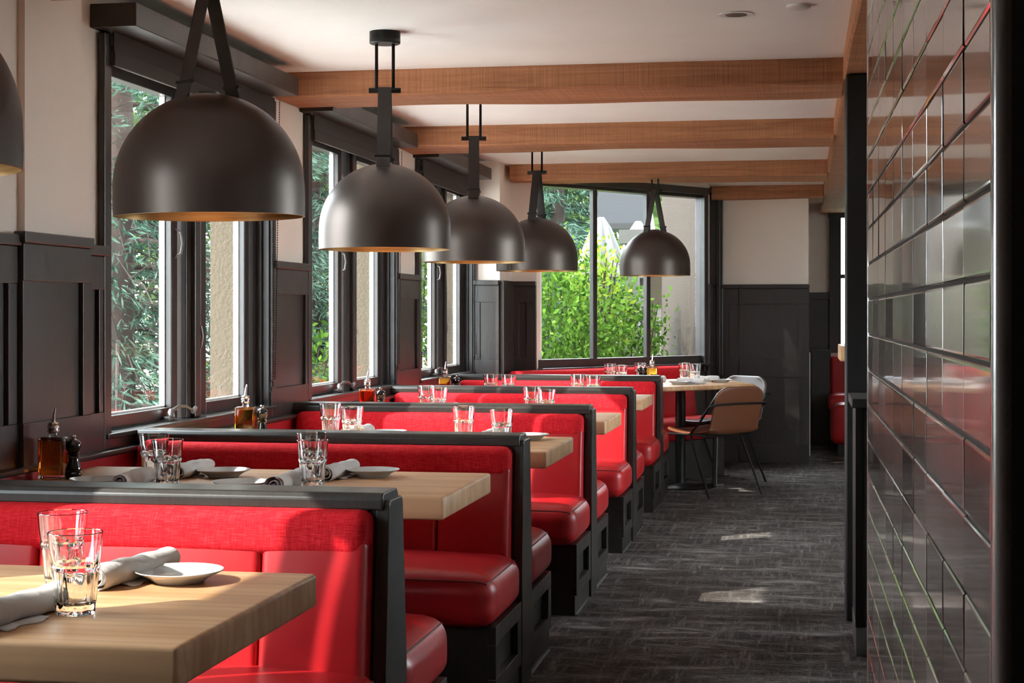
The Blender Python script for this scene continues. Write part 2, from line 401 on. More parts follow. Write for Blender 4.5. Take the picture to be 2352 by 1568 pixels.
def window(idx, y0, y1, shade_z, parts=True):
    w = thing('window_%d' % idx, (0, 0, 0), label='dark framed casement window in the plaster wall, number %d from the camera' % idx, kind='structure')
    F = M['frame']
    # casing on the wall and jamb liners
    m = MB(); m.box(-2.50, -2.372, y0, y0+.03, .85, 2.22); m.box(-2.50, -2.372, y1-.03, y1, .85, 2.22); m.box(-2.50, -2.38, y0, y1, 2.19, 2.22)
    m.box(-2.49, -2.40, y0+.03, y0+.05, .87, 2.19); m.box(-2.49, -2.40, y1-.05, y1-.03, .87, 2.19); m.box(-2.485, -2.425, y1-.09, y1-.05, .87, 2.19)
    m.build('jamb', F, w)
    m = MB(); m.box(-2.385, -2.36, y0-.045, y0+.012, .815, 2.25, .003); m.box(-2.385, -2.36, y1-.012, y1+.045, .815, 2.25, .003); m.build('casing', F, w)
    MB().box(-2.50, -2.352, y0-.03, y1+.03, .85, .868, .004).build('sill', F, w)
    MB().box(-2.39, -2.362, y0-.03, y1+.03, .815, .85, .002).build('apron', F, w)
    s = (y1-y0)/1.73
    ga, gb, gc, gd = y0+.13*s, y0+.72*s, y0+1.09*s, y0+1.55*s
    m = MB(); m.box(-2.495, -2.41, gb+.10, gc-.12, .868, 2.2, .004); m.box(-2.47, -2.392, gb+.15, gc-.16, .868, 2.2, .006); m.build('mullion', F, w)
    for (a, b) in ((ga, gb), (gc, gd)):
        sm = MB(); e = .062
        sm.box(-2.485, -2.432, a-e, a, .872, 2.19, .003); sm.box(-2.485, -2.432, b, b+e, .872, 2.19, .003)
        sm.box(-2.485, -2.432, a, b, .872, .918, .003); sm.box(-2.485, -2.432, a, b, 2.13, 2.19, .003)
        so = sm.build('sash', F, w)
        MB().box(-2.470, -2.466, a, b, .918, 2.13).build('pane', M['pane'], so)
        gm = MB()
        gm.box(-2.478, -2.458, a, a+.007, .918, 2.13); gm.box(-2.478, -2.458, b-.007, b, .918, 2.13); gm.box(-2.478, -2.458, a, b, .918, .925)
        gm.build('glazing_bead', M['white'], so)
    if parts:
        # crank operator, latches
        yc = gb-.07
        cm = MB(); cm.box(-2.432, -2.40, yc-.035, yc+.035, .868, .886, .004); cm.lathe([(.016, 0), (.013, .02), (.006, .03)], 12, (-2.405, yc, .886), cap1=True)
        cm.tube([(-2.405, yc, .905), (-2.395, yc+.05, .922), (-2.385, yc+.11, .918), (-2.378, yc+.16, .90)], [.008, .007, .006, .006]); cm.tube([(-2.378, yc+.155, .893), (-2.372, yc+.175, .912)], .009)
        cm.build('crank_handle', M['greymetal'], w, smooth=True)
        for (yy, zz) in ((gb+.03, 1.56), (gc-.13, 1.19)):
            lm = MB(); lm.tube([(-2.43, yy, zz-.055), (-2.405, yy, zz-.04), (-2.40, yy+.004, zz), (-2.405, yy, zz+.04), (-2.43, yy, zz+.055)], .006); lm.build('latch', M['greymetal'], w, smooth=True)
    # roller shade with valance
    r = thing('roller_shade', (XW, y0-.1, shade_z), label='dark roller shade behind a boxed valance above window %s' % ['zero', 'beside the thick pilaster', 'between the two middle wall piers', 'by the far corner'][idx-1] if idx > 1 else 'dark roller shade out of view before the thick pilaster', cat='window shade', group='roller shades on the window wall')
    def RB(name, mat, x0, x1, a, b, z0, z1, bev=.003): return MB().box(x0-XW, x1-XW, a-(y0-.1), b-(y0-.1), z0-shade_z, z1-shade_z, bev).build(name, mat, r)
    RB('valance', M['valance'], XW+.001, -2.222, y0-.10, y1-.06, 2.256, 2.337, .003)
    RB('shade_cloth', M['shadecloth'], -2.352, -2.346, y0+.0, y1-.02, shade_z+.05, 2.256, 0)
    RB('hem_bar', M['shadecloth'], -2.356, -2.342, y0+.0, y1-.02, shade_z, shade_z+.052, .003)
    if parts:
        ch = MB()
        for off in (0, .085):
            yy = y1-.03+off-(y0-.1)
            zt, zb_ = 2.256-shade_z, .99-shade_z; k = int((zt-zb_)/.011)
            for q in range(k):
                z = zb_+q*.011; yq = yy-off*.75*(1-q/k) if off else yy
                ch.lathe([(.0005, -.0035), (.0035, 0), (.0005, .0035)], 5, (-2.348-XW, yq, z))
            ch.tube([(-2.348-XW, yy-(off*.75 if off else 0), zb_), (-2.348-XW, yy, zt)], .001, 4)
        c_o = ch.build('bead_chain', M['blackmetal'], r)
        cl = MB(); yq = y1-.05-(y0-.1); zq = .965-shade_z
        cl.tube([(-2.35-XW, yq+.018*math.cos(a), zq+.018*math.sin(a)) for a in np.linspace(-.6, 4.6, 12)], .003, 6)
        cl.tube([(-2.35-XW, yq-.012, zq-.012), (-2.35-XW, yq-.016, zq-.035)], .004, 6)
        cl.build('chain_cleat', M['blackmetal'], r)
    return w
window(1, *WINS[0], 1.95, False)
for i, z in ((1, 2.14), (2, 2.13), (3, 2.12)): window(i+1, *WINS[i], z)

# corner, far wainscot and the angled bay
wf = thing('wall_far', (0, 0, 0), label='end wall with dark wainscot around the angled bay window', kind='structure')
m = MB(); m.box(-2.62, -2.18, 11.62, 12.06, 0, ZC); m.box(-2.62, -1.98, 12.06, 12.3, 0, ZC)
BA, BB = Vector((-1.98, 12.1)), Vector((-.80, 13.72)); bu = (BB-BA).normalized(); bn = Vector((bu.y, -bu.x))   # bn faces the room
bl = (BB-BA).length; bang = math.atan2(bu.y, bu.x)
m.build('plaster', M['plaster'], wf)
def fw(x0, x1, y, z0=0, zt=1.53):
    o = MB(); o.box(x0, x1, y-.03, y, z0, zt-.035); o.box(x0, x1+.0, y-.055, y, zt-.035, zt, .004); o.box(x0, x1, y-.042, y-.03, zt-.16, zt-.04, .002); o.box(x0, x1, y-.042, y-.03, .78, .95, .002)
    o.box(x0, x0+.07, y-.042, y-.03, .95, zt-.16, .002); o.box(x1-.07, x1, y-.042, y-.03, .95, zt-.16, .002)
    o.box(x0, x1, y-.045, y, z0, z0+.14, .003)
    o.build('wainscot_panel', M['wains'], wf)
fw(-2.39, -2.18, 11.62); fw(-2.18, -1.98, 12.06)
MB().box(-2.19, -2.145, 11.60, 12.06, 0, 1.53, .003).build('wainscot_return', M['wains'], wf)
# bay wall below and above the window (local frame: x along the bay, y towards outside)
wb = thing('wall_bay', (BA.x, BA.y, 0), bang, label='angled bay wall under and over the three-pane window', kind='structure')
MB().box(0, bl, 0, .2, 0, .86).build('wainscot_panel', M['wains'], wb)
MB().box(0, bl, 0, .2, 2.30, ZC).build('plaster', M['plaster'], wb)
MB().box(0, bl, .201, .26, -.3, .86).build('exterior_stucco', M['stucco'], wb)
w5 = thing('window_5', (BA.x, BA.y, 0), bang, label='wide three-pane bay window above the red banquette', kind='structure')
m = MB(); m.box(0, .04, .03, .09, .86, 2.3); m.box(bl-.04, bl, .03, .09, .86, 2.3); m.box(bl-.05, bl-.0, -.02, .03, .80, 2.34, .006); m.box(0, bl, .02, .14, .86, .935); m.box(0, bl, .02, .14, 2.26, 2.3); m.build('jamb', M['frame'], w5)
MB().box(0, bl+.02, -.06, .1, .852, .872, .004).build('sill', M['frame'], w5)
MB().box(.0, bl-.02, -.05, .06, 2.285, 2.34, .003).build('head_casing', M['frame'], w5)
g0, g1 = .05, bl-.05; pw = (g1-g0)/3
for i in range(3):
    a, b = g0+i*pw, g0+(i+1)*pw
    if i: MB().box(a-.024, a+.024, .045, .085, .92, 2.27, .004).build('mullion', M['frame'], w5)
    MB().box(a+.02, b-.02, .064, .068, .935, 2.26).build('pane', M['pane'], w5)
# wall beside the bay, facing the aisle
wr2 = thing('wall_end', (0, 0, 0), label='end wall panel of plaster above tall dark wainscot', kind='structure')
MB().box(-.815, -.80, 13.74, 14.4, 0, ZC).build('plaster', M['plaster'], wr2); MB().box(-.835, -.816, 13.76, 14.5, -.3, 2.6).build('exterior_stucco', M['stucco2'], wr2); MB().box(-.80, -.77, 13.70, 14.2, 0, 1.535).build('wainscot_return', M['wains'], wr2)
MB().box(-.80, .045, 14.2, 14.4, 0, ZC).build('plaster', M['plaster'], wr2)
def we(x0, x1, y, zt=1.54):
    MB().box(x0, x1, y-.03, y, 0, zt-.035).build('wainscot_panel', M['wains'], wr2)
    MB().box(x0, x1+.008, y-.06, y, zt-.035, zt, .004).build('wainscot_cap', M['wains'], wr2)
    for a, b in ((zt-.17, zt-.04), (.74, .90), (.0, .16)): MB().box(x0, x1+.004, y-.043, y-.03, a, b, .002).build('wainscot_rail', M['wains'], wr2)
    for a, b in ((x0, x0+.03), (x1-.08, x1)): MB().box(a, b, y-.042, y-.03, .16, zt-.17, .002).build('wainscot_stile', M['wains'], wr2)
MB().box(-.80, -.685, 14.14, 14.2, .75, 2.34, .006).build('window_casing', M['frame'], wr2); MB().box(-.74, -.71, 14.12, 14.14, .75, 2.3, .004).build('window_casing', M['frame'], wr2)
we(-.77, -.555, 14.2); we(-.55, .045, 14.19)
MB().box(.045, .052, 14.17, 14.4, 0, 1.5).build('wainscot_return', M['wains'], wr2)
MB().box(.046, .06, 14.33, 14.35, .05, .95).build('edge_strip', M['white'], wr2)
# room beyond the opening
wx = thing('wall_beyond', (0, 0, 0), label='plaster wall of the next room seen past the dark post', kind='structure')
MB().box(-.8, .27, 16.5, 16.7, 0, ZC).build('plaster', M['plaster'], wx); MB().box(-.82, -.8, 14.4, 16.7, 0, ZC).build('plaster', M['plaster'], wx); MB().box(.75, 3.2, 16.5, 16.7, 0, ZC).build('plaster', M['plaster'], wx)
MB().box(.27, .75, 16.5, 16.7, 0, .95).build('plaster', M['plaster'], wx); MB().box(.27, .75, 16.5, 16.7, 2.28, ZC).build('plaster', M['plaster'], wx)
o = MB(); o.box(-.8, .27, 16.46, 16.5, 0, 1.47); o.box(-.8, .27, 16.44, 16.5, 1.43, 1.5, .004); o.box(.06, .11, 16.45, 16.46, .2, 1.3); o.build('wainscot_panel', M['wains'], wx)
w6 = thing('window_6', (0, 0, 0), label='narrow dark window of the next room behind the post', kind='structure')
o = MB(); o.box(.255, .37, 16.42, 16.52, .9, 2.27, .004); o.box(.245, .45, 16.40, 16.5, 2.24, 2.32, .004); o.box(.37, .75, 16.46, 16.52, 1.64, 1.68); o.box(.37, .75, 16.46, 16.52, .9, .97); o.build('jamb', M['frame'], w6)
MB().box(.37, .75, 16.48, 16.484, .95, 2.24).build('pane', M['pane'], w6)
# outer shell to the right and behind the camera
wr = thing('wall_side', (0, 0, 0), label='side wall of the dining room with an added unseen window for fill light', kind='structure')
o = MB(); o.box(3.2, 3.35, -2.6, 17.4, 0, .8); o.box(3.2, 3.35, -2.6, 17.4, 2.34, ZC); o.box(3.2, 3.35, -2.6, 6.9, .8, 2.34); o.box(3.2, 3.35, 9.2, 17.4, .8, 2.34); o.build('plaster', M['plaster'], wr)
MB().box(3.27, 3.274, 6.9, 9.2, .8, 2.34).build('pane', M['pane'], wr)  # opening and pane are added out of view, letting in fill from the right
wk = MB().box(-2.62, 3.35, -2.75, -2.6, 0, ZC).build('wall_back', M['wains']); tag(wk, 'dark panelled wall behind the camera', kind='structure')

# ceiling beams
def wob_box(x0, x1, y0, y1, z0, z1, n=40, amp=.006):
    m = MB(); P = []
    ph = random.random()*9
    def wv(x, k): return amp*(math.sin(x*2.1+ph+k)+.5*math.sin(x*5.3+2*ph+k*2))
    rows = []
    for i in range(n+1):
        x = x0+(x1-x0)*i/n
        rows.append([(x, y0+wv(x, 0)*.6, z1), (x, y0+wv(x, 1), z0+.008+wv(x, 2)), (x, y0+.01+wv(x, 1), z0+wv(x, 2)), (x, y1-.01+wv(x, 3), z0+wv(x, 4)), (x, y1+wv(x, 3), z0+.008+wv(x, 4)), (x, y1, z1)])
    m.grid(rows)
    m.bm.verts.ensure_lookup_table()
    k = len(rows[0])
    m.bm.faces.new([m.bm.verts[j] for j in range(k)]); m.bm.faces.new([m.bm.verts[n*k+j] for j in range(k)][::-1])
    return m
for (a, b, lab) in ((4.40, 4.85, 'timber ceiling beam over the thick plaster pilaster'), (7.13, 7.58, 'rough-sawn timber ceiling beam behind the second dome pendant'), (9.32, 9.80, 'timber ceiling beam behind the third dome pendant, catching window light'), (11.8, 12.3, 'timber ceiling beam just in front of the bay window'), (14.08, 14.7, 'timber ceiling beam heading the end wall wainscot')):
    tag(wob_box(-2.385 if a < 11 else (-2.14 if a < 13 else -.78), .17, a, b, ZB, ZC).build('ceiling_beam', M['beam'], smooth=False), lab, 'beam', 'cross beams of the ceiling')
lb = wob_box(-2.6, 17.3, 0, .27, 2.285, ZC, 60, .004); lb.xf(Matrix.Rotation(math.pi/2, 4, 'Z'))
lo = lb.build('ceiling_beam', M['beam'], loc=(.44, 0, 0)); tag(lo, 'long timber beam running along the aisle over the black post', 'beam')

# black post, counter behind the tiled wall
po = MB().box(.176, .46, 6.9, 7.16, 0, 2.283, .006).build('column_post', M['charcoal']); tag(po, 'square black post from carpet to long timber beam', 'post')
t = thing('service_counter', (.19, 6.2, 0), label='low dark counter with metal kick base beside the black post', cat='counter')
MB().box(.005, .55, 0, .45, .11, .93, .004).build('body', M['charcoal'], t); MB().box(-.012, .58, -.02, .47, .93, .965, .004).build('worktop', M['charcoal'], t)
MB().box(.004, .54, .0, .44, .0, .11, .003).build('kick_base', M['greymetal'], t); MB().box(.002, .03, -.008, 0, .11, .93, .002).build('corner_strip', M['blackmetal'], t)

# tiled partition
ka = math.atan2(.182-.2075, 3.0)     # slight yaw against the aisle
tw = thing('wall_right', (.2075, 1.85, 0), -ka, label='partition clad in glossy brown glazed tiles', kind='structure')
TY = [.034, .335, .65, .966, 1.272, 1.567, 1.844, 2.10, 2.367, 2.674, 2.93]
TY = [.036+i*.2895 for i in range(11)]
RH = .1008
MB().box(.012, .45, .0, 2.965, 0, ZC-.001).build('core', M['charcoal'], tw)
MB().box(.006, .0125, .02, 2.95, 0, ZC-.002).build('grout', M['grout'], tw)
def tile_mesh():
    m = MB(); w, h = .2895-.008, RH-.005
    g = bmesh.ops.create_cube(m.bm, size=1)['verts']
    for v in g: v.co = Vector((v.co.x*.012, v.co.y*w, v.co.z*h))
    es = [e for e in m.bm.edges if all(v.co.x < 0 for v in e.verts) and abs(e.verts[0].co.z-e.verts[1].co.z) < 1e-6]
    bmesh.ops.bevel(m.bm, geom=es, offset=.005, segments=3, affect='EDGES', profile=.6)
    es = [e for e in m.bm.edges if e.calc_length() > RH*.8 and all(v.co.x < -.005 for v in e.verts) and abs(e.verts[0].co.y-e.verts[1].co.y) < 1e-6]
    bmesh.ops.bevel(m.bm, geom=es, offset=.0012, segments=1, affect='EDGES')
    me = m.mesh('tile', M['tile']); me.materials.append(M['grout'])
    for p in me.polygons:
        if abs(p.normal.y) > .5: p.material_index = 1
    return me
tm = tile_mesh(); rr = random.Random(3)
for r_ in range(24):
    z = .015+(r_+.5)*RH-.032+.03
    if z+RH/2 > ZC-.004: break
    for c_ in range(10):
        y = TY[c_]+.2895/2
        link('tile', tm, tw, (.0062+rr.uniform(-.0003, .0003), y, z), (rr.uniform(-.003, .003), rr.uniform(-.006, .006), rr.uniform(-.006, .006)))
MB().box(-.002, .03, .0, .034, 0, ZC-.003, .012, 4).build('edge_trim', M['tile'], tw, smooth=True)
MB().box(-.001, .02, 2.935, 2.962, 0, ZC-.003, .004).build('edge_trim', M['tile'], tw)
ot = thing('door_stop', (.20, 4.72, .05), label='small steel hook low on the tiled partition', cat='hook')
MB().tube([(-.008, 0, .0), (-.02, 0, .02), (-.022, 0, .06), (-.012, 0, .085)], .004).build('hook_arm', M['steel'], ot, smooth=True); MB().box(-.012, .0, -.012, .012, -.03, .03, .003).build('mount_plate', M['blackmetal'], ot)

# ------------------------------------------------------------------ booth benches
BY = [3.71, 5.547, 7.384, 9.21, 11.02]
def bench_half(t, s):
    """s=-1: the side facing the camera, s=+1: the side facing away"""
    def yb(a, b): return (s*a, s*b) if s > 0 else (-b, -a)
    L = M['leather']
    y0, y1 = yb(.10, .612)
    args = (-2.33, -.952, y0, y1, .295, .462, .055); cr = (.012, .018, .028)
    sc = cushion(*args, cr, n=16).build('seat_cushion', L, t, smooth=True, angle=80)
    yf = 1 if s > 0 else -1
    pts = [(1, -yf+2*yf*k/14, .93) for k in range(1, 15)]+[(1-2*k/40, yf, .93) for k in range(1, 40)]
    MB().tube([p*1 for p in cush_edge(*args, cr, pts)], .0028, 6).build('piping', M['piping'], sc)
    # leather back in panels, linen head band
    for a, b in ((-2.33, -1.782), (-1.778, -1.232), (-1.228, -.982)):
        y0, y1 = yb(.055, .145); sh = -s*.12
        cushion(a, b, y0+s*.085, y1+s*.085, .42, .76, .012, (0, .010, 0), n=12, shear=sh).build('back_panel', L, t, smooth=True, angle=80)
    y0, y1 = yb(.05, .152)
    cushion(-2.33, -.982, y0+s*.083, y1+s*.083, .722, .828, .03, (0, .006, 0), n=14, shear=-s*.12).build('head_band', M['fabric'], t, smooth=True, angle=80)
    # base with framed end
    y0, y1 = yb(.10, .565)
    b = MB(); b.box(-2.36, -.972, y0, y1, .0, .30); bo = b.build('base', M['black'], t)
    f = MB(); f.box(-.972, -.947, y0, y1, .245, .302, .002); f.box(-.972, -.947, y0, y1, .085, .135, .002); f.box(-.972, -.947, y0, y0+.07, .135, .245, .002); f.box(-.972, -.947, y1-.07, y1, .135, .245, .002); f.build('end_frame', M['black'], bo)
    k = MB(); k.box(-.972, -.955, y0, y1-.0, .0, .083); k.build('kick_board', M['black'], bo)
    MB().box(-.955, -.948, y0+.01, y1-.01, .0, .005).build('floor_strip', M['greymetal'], bo)
def make_bench():
    t = thing('booth_bench')
    MB().prism([(-.1, 0), (.1, 0), (.06, .825), (-.06, .825)], 'x', -2.36, -.976).build('core', M['black'], t)
    MB().prism([(-.102, 0), (.102, 0), (.10, .45), (.064, .838), (.054, .848), (-.054, .848), (-.064, .838), (-.10, .45)], 'x', -.976, -.944, .003, 2).build('end_panel', M['black'], t)
    MB().prism([(-.074, .826), (.074, .826), (.074, .852), (.062, .866), (-.062, .866), (-.074, .852)], 'x', -2.386, -.958, .004, 2).build('top_rail', M['black'], t)
    bench_half(t, -1); bench_half(t, 1)
    return t
bench0 = make_bench()
BL = ['double-sided red booth bench behind the first table, brushed by sunlight along its back',
      'double-sided red booth bench in shade behind the second table',
      'double-sided red booth bench behind the third table, its back in full sun',
      'double-sided red booth bench behind the fourth table',
      'double-sided red booth bench backing onto the angled end table']
for i, y in enumerate(BY):
    b = bench0 if i == 0 else copy_tree(bench0)
    b.location = (0, y, 0); tag(b, BL[i], 'booth bench', 'booth benches along the windows')

# ------------------------------------------------------------------ booth tables
ORD = ['first', 'second', 'third', 'fourth', 'fifth']
TB = [(2.327, 3.045, -.934), (4.375, 5.07, -.98), (5.911, 6.625, -.934), (7.62, 8.303, -.921), (9.56, 10.223, -.936)]
TL = ['butcher-block booth table closest to the camera, cut by the picture edge', 'butcher-block booth table in shade beside the thick pilaster', 'butcher-block booth table with a sunlit front edge', 'butcher-block booth table in front of the fourth red bench', 'butcher-block booth table in front of the last red bench of the row']
for i, (a, b, xe) in enumerate(TB):
    yc = (a+b)/2; h = (b-a)/2
    t = thing('booth_table', (-1.6, yc, 0), label=TL[i], cat='table', group='booth tables')
    MB().box(-2.322+1.6, xe+1.6, -h, h, .710, .775, .008, 3).build('table_top', M['table'], t, smooth=True, angle=50)
    MB().lathe([(.03, .012), (.03, .69)], 16).build('column', M['blackmetal'], t, smooth=True)
    MB().lathe([(.27, 0), (.27, .008), (.25, .014), (.03, .02)], 32, cap0=True, cap1=True).build('base_plate', M['blackmetal'], t, smooth=True)
    MB().prism([(-.1, .70), (-.02, .66), (.3, .68), (.46, .70), (.46, .709), (-.1, .709)], 'y', -.02, .02).build('support_bracket', M['blackmetal'], t)
# angled end table
t = thing('end_table', (-.90, 12.1, 0), label='large angled wooden table in the bay with brown chairs', cat='table')
P6 = [(-1.03, 11.22), (-.34, 11.90), (-.56, 12.60), (-1.0, 12.72), (-1.70, 11.95)]
P6 = [(x+.90, y-12.1) for x, y in P6]
MB().prism(P6, 'z', .742, .775, .01, 3).build('table_top', M['table'], t, smooth=True, angle=50)
MB().lathe([(.038, .02), (.038, .735)], 16).build('column', M['blackmetal'], t, smooth=True)
MB().lathe([(.26, 0), (.265, .006), (.25, .016), (.04, .03)], 40, cap0=True, cap1=True).build('base_plate', M['blackmetal'], t, smooth=True)
MB().box(-.3, .3, -.03, .03, .728, .741).build('support_bracket', M['blackmetal'], t); 

# ------------------------------------------------------------------ banquette in the bay
def path_bay():
    pts = [Vector((-2.08, 11.66)), Vector((-2.06, 11.76))]
    a = BA+bn*.16-bu*.02; b = BA+bn*.16+bu*(bl-.42)
    pts += [Vector((-2.0, 11.92)), a+bu*.18] + [a+bu*(.18+(b-a).length*k/10*.86) for k in range(1, 11)]
    return pts
pp = path_bay()
def sweep(prof, path):
    rows = []
    for i, p in enumerate(path):
        tdir = (path[min(i+1, len(path)-1)]-path[max(i-1, 0)]).normalized(); n = Vector((tdir.y, -tdir.x))
        rows.append([(p.x+n.x*q, p.y+n.y*q, z) for q, z in prof])
    m = MB(); m.grid(rows); k = len(prof); m.bm.verts.ensure_lookup_table(); N = len(path)
    m.bm.faces.new([m.bm.verts[j] for j in range(k)]); m.bm.faces.new([m.bm.verts[(N-1)*k+j] for j in range(k)][::-1])
    return m
def subpath(p):
    out = []
    for i in range(len(p)-1):
        p0, p1, p2, p3 = p[max(i-1, 0)], p[i], p[i+1], p[min(i+2, len(p)-1)]
        for k in range(3):
            u = k/3; out.append(.5*((2*p1)+(p2-p0)*u+(2*p0-5*p1+4*p2-p3)*u*u+(3*p1-p0-3*p2+p3)*u**3))
    return out+[p[-1]]
pp = subpath(pp)
t = thing('banquette', (-1.6, 12.4, 0), label='curved red banquette wrapping the bay under the wide window', cat='banquette')
T6 = Matrix.Translation((1.6, -12.4, 0))
sweep([(-.02, .45), (.105, .45), (.118, .50), (.088, .70), (.08, .72), (-.02, .72), (-.02, .45)], pp).xf(T6).build('back_panel', M['leather'], t, smooth=True, angle=60)
sweep([(-.05, .70), (.09, .70), (.097, .73), (.085, .80), (.062, .848), (.03, .866), (-.02, .864), (-.05, .84), (-.05, .70)], pp).xf(T6).build('head_band', M['fabric'], t, smooth=True, angle=60)
sweep([(-.02, .30), (.40, .30), (.45, .32), (.47, .37), (.46, .43), (.42, .46), (.3, .475), (.10, .465), (-.02, .46), (-.02, .30)], pp).xf(T6).build('seat_cushion', M['leather'], t, smooth=True, angle=60)
sweep([(-.02, .0), (.40, .0), (.40, .298), (-.02, .298), (-.02, .0)], pp).xf(T6).build('base', M['black'], t)

# ------------------------------------------------------------------ chairs
def make_chair(lm):
    t = thing('dining_chair')
    # local: +y forward, origin under the seat centre
    rows = []; nU, nV = 12, 26
    prof = []
    for k in range(nV+1):
        u = k/nV
        if u < .42: q = u/.42; prof.append((.25-.46*q, .452-.028*math.sin(q*math.pi*.9)+.012*(1-q)**3*0))
        elif u < .56: q = (u-.42)/.14*math.pi/2*.86; prof.append((-.21-.055*math.sin(q), .447+.06*(1-math.cos(q))-.004))
        else: q = (u-.56)/.44; prof.append((-.266-.075*q, .497+.283*q))
    for k, (y, z) in enumerate(prof):
        u = k/nV
        w = .235
        if u < .06: w = .235-.05*(1-u/.06)**2
        if u > .90: w = .222-.085*((u-.90)/.10)**2.2
        elif u > .5: w = .228
        dish = .018
        rows.append([(w*(j/nU*2-1), y-(dish*abs(j/nU*2-1)**2*(-1) if u > .5 else 0), z+(dish*abs(j/nU*2-1)**2 if u <= .5 else 0)) for j in range(nU+1)])
    me = MB().grid(rows).mesh('shell', lm, True, 80)
    o = link('shell', me, t); md = o.modifiers.new('thick', 'SOLIDIFY'); md.thickness = .022; md.offset = 0
    md = o.modifiers.new('sub', 'SUBSURF'); md.levels = 1; md.render_levels = 2
    B = M['blackmetal']
    MB().tube([(-.235, -.05, .435), (-.245, -.16, .52), (-.25, -.27, .635), (-.235, -.325, .655), (0, -.347, .66), (.235, -.325, .655), (.25, -.27, .635), (.245, -.16, .52), (.235, -.05, .435)], .0075, 8).build('back_rail', B, t, smooth=True)
    for sx in (-1, 1):
        MB().tube([(sx*.225, .21, .425), (sx*.255, .255, 0)], .0085, 8).build('leg', B, t, smooth=True)
        MB().tube([(sx*.235, -.05, .435), (sx*.25, -.27, 0)], .0085, 8).build('leg', B, t, smooth=True)
        MB().tube([(sx*.225, .21, .427), (sx*.235, -.05, .435), (sx*.2, -.19, .425)], .007, 8).build('seat_rail', B, t, smooth=True)
    MB().tube([(-.2, -.19, .425), (.2, -.19, .425)], .007, 8).build('seat_rail', B, t, smooth=True)
    return t
c1 = make_chair(M['chairleather']); c1.location = (-.655, 11.665, 0); c1.rotation_euler = (0, 0, math.radians(45)); tag(c1, 'brown saddle leather chair with black rod frame standing on the aisle side', 'chair', 'chairs at the end table')
c2 = make_chair(M['chairleather2']); c2.location = (-.66, 12.52, 0); c2.rotation_euler = (0, 0, math.radians(138)); c2.scale = (1.03, 1.03, 1.03); tag(c2, 'dark brown leather chair tucked under the far side of the end table', 'chair', 'chairs at the end table')

# ------------------------------------------------------------------ pendants
def make_pendant():
    t = thing('pendant_lamp')       # origin at the centre of the rim
    R, S = .2585, .078
    prof = [(R, 0), (R+.001, S*.5), (R, S)]+[(R*math.cos(a), S+R*math.sin(a)*1.0) for a in np.linspace(.06, math.pi/2-.015, 26)]
    sh = MB().lathe(prof, 72).build('shade', M['bronze'], t, smooth=True, angle=80)
    pin = [(r-.003, z-.0005) for r, z in prof]
    ins = MB().lathe([(R, 0)]+pin, 72).build('brass_lining', M['brass'], sh, smooth=True, angle=80)
    zt = S+R
    MB().lathe([(.03, zt-.004), (.03, zt+.004), (.0, zt+.006)], 24).build('top_cap', M['bronze'], sh, smooth=True)
    zb = .625                       # crossbar height above the rim
    zceil = ZC
    for s in (-1, 1):
        m = MB(); w = .026
        a = Vector((s*.006, 0, zb+.012)); b = Vector((s*.088, 0, zt-.010)); 
        m.box(-.0018, .0018, -w, w, 0, (b-a).length)
        ang = math.atan2(b.x-a.x, b.z-a.z)
        m.xf(Matrix.Translation(a) @ Matrix.Rotation(ang, 4, 'Y'))
        st = m.build('strap', M['strap'], t)
        f = MB(); f.box(-.004, .004, -w-.001, w+.001, -.026, .045, .001); f.xf(Matrix.Translation(b+Vector((s*.004, 0, -.006))) @ Matrix.Rotation(-s*.30, 4, 'Y')); f.build('strap_tab', M['strap'], st)
        k = MB(); k.tube([(b.x+s*.0-s*.006, -w-.006, b.z+.035), (b.x-s*.006, w+.006, b.z+.035)], .006, 8); k.build('buckle_pin', M['blackmetal'], st, smooth=True)
    m = MB(); m.tube([(0, -.0625, zb), (0, .0625, zb)], .011, 12); m.build('crossbar', M['blackmetal'], t, smooth=True)
    o = MB().lathe([(.045, zb-.001), (.045, zb+.001)], 4); o.bm.clear()
    return t, zb
def place_pendant(t, zb, loc, rz, label, tilt=(0, 0)):
    t.location = loc; t.rotation_euler = (tilt[0], tilt[1], rz); tag(t, label, 'pendant lamp', 'black dome pendants')
pend, zb = make_pendant()
PD = [(-1.67, 2.71, 1.55, 20, 'black dome pendant cropped by the picture edge over the first table', (0, 0)),
      (-1.598, 4.215, 1.547, 60, 'black dome pendant over the second table, its two straps spread like a V', (0, math.radians(-.7))),
      (-1.619, 6.179, 1.535, 100, 'black dome pendant over the third table with a sunlit flank', (0, 0)),
      (-1.638, 8.021, 1.544, 100, 'black dome pendant over the fourth table, overlapped by the sunlit one', (0, 0)),
      (-1.664, 10.15, 1.556, 78, 'black dome pendant over the fifth table at the edge of the bay window', (0, 0)),
      (-1.076, 11.944, 1.566, 50, 'black dome pendant over the angled end table', (0, 0))]
rods = {}
for i, (x, y, z, a, lab, tl) in enumerate(PD):
    p = pend if i == 0 else copy_tree(pend)
    place_pendant(p, zb, (x, y, z), math.radians(a), lab, tl)
    h = ZC-z
    for s in (-1, 1): MB().tube([(0, s*.033, zb), (0, s*.033, h-.02)], .0065, 8).build('rod', M['blackmetal'], p, smooth=True)
    MB().lathe([(.0, h-.032), (.058, h-.032), (.061, h-.029), (.061, h), (0, h)], 32).build('ceiling_rose', M['blackmetal'], p, smooth=True)
    MB().lathe([(.016, .20), (.018, .22), (.012, .30)], 12, cap0=True).build('lamp_holder', M['blackmetal'], p, smooth=True)
    MB().lathe([(0, .105), (.02, .11), (.032, .13), (.034, .15), (.026, .175), (.014, .2)], 16).build('bulb', M['lamp'], p, smooth=True)

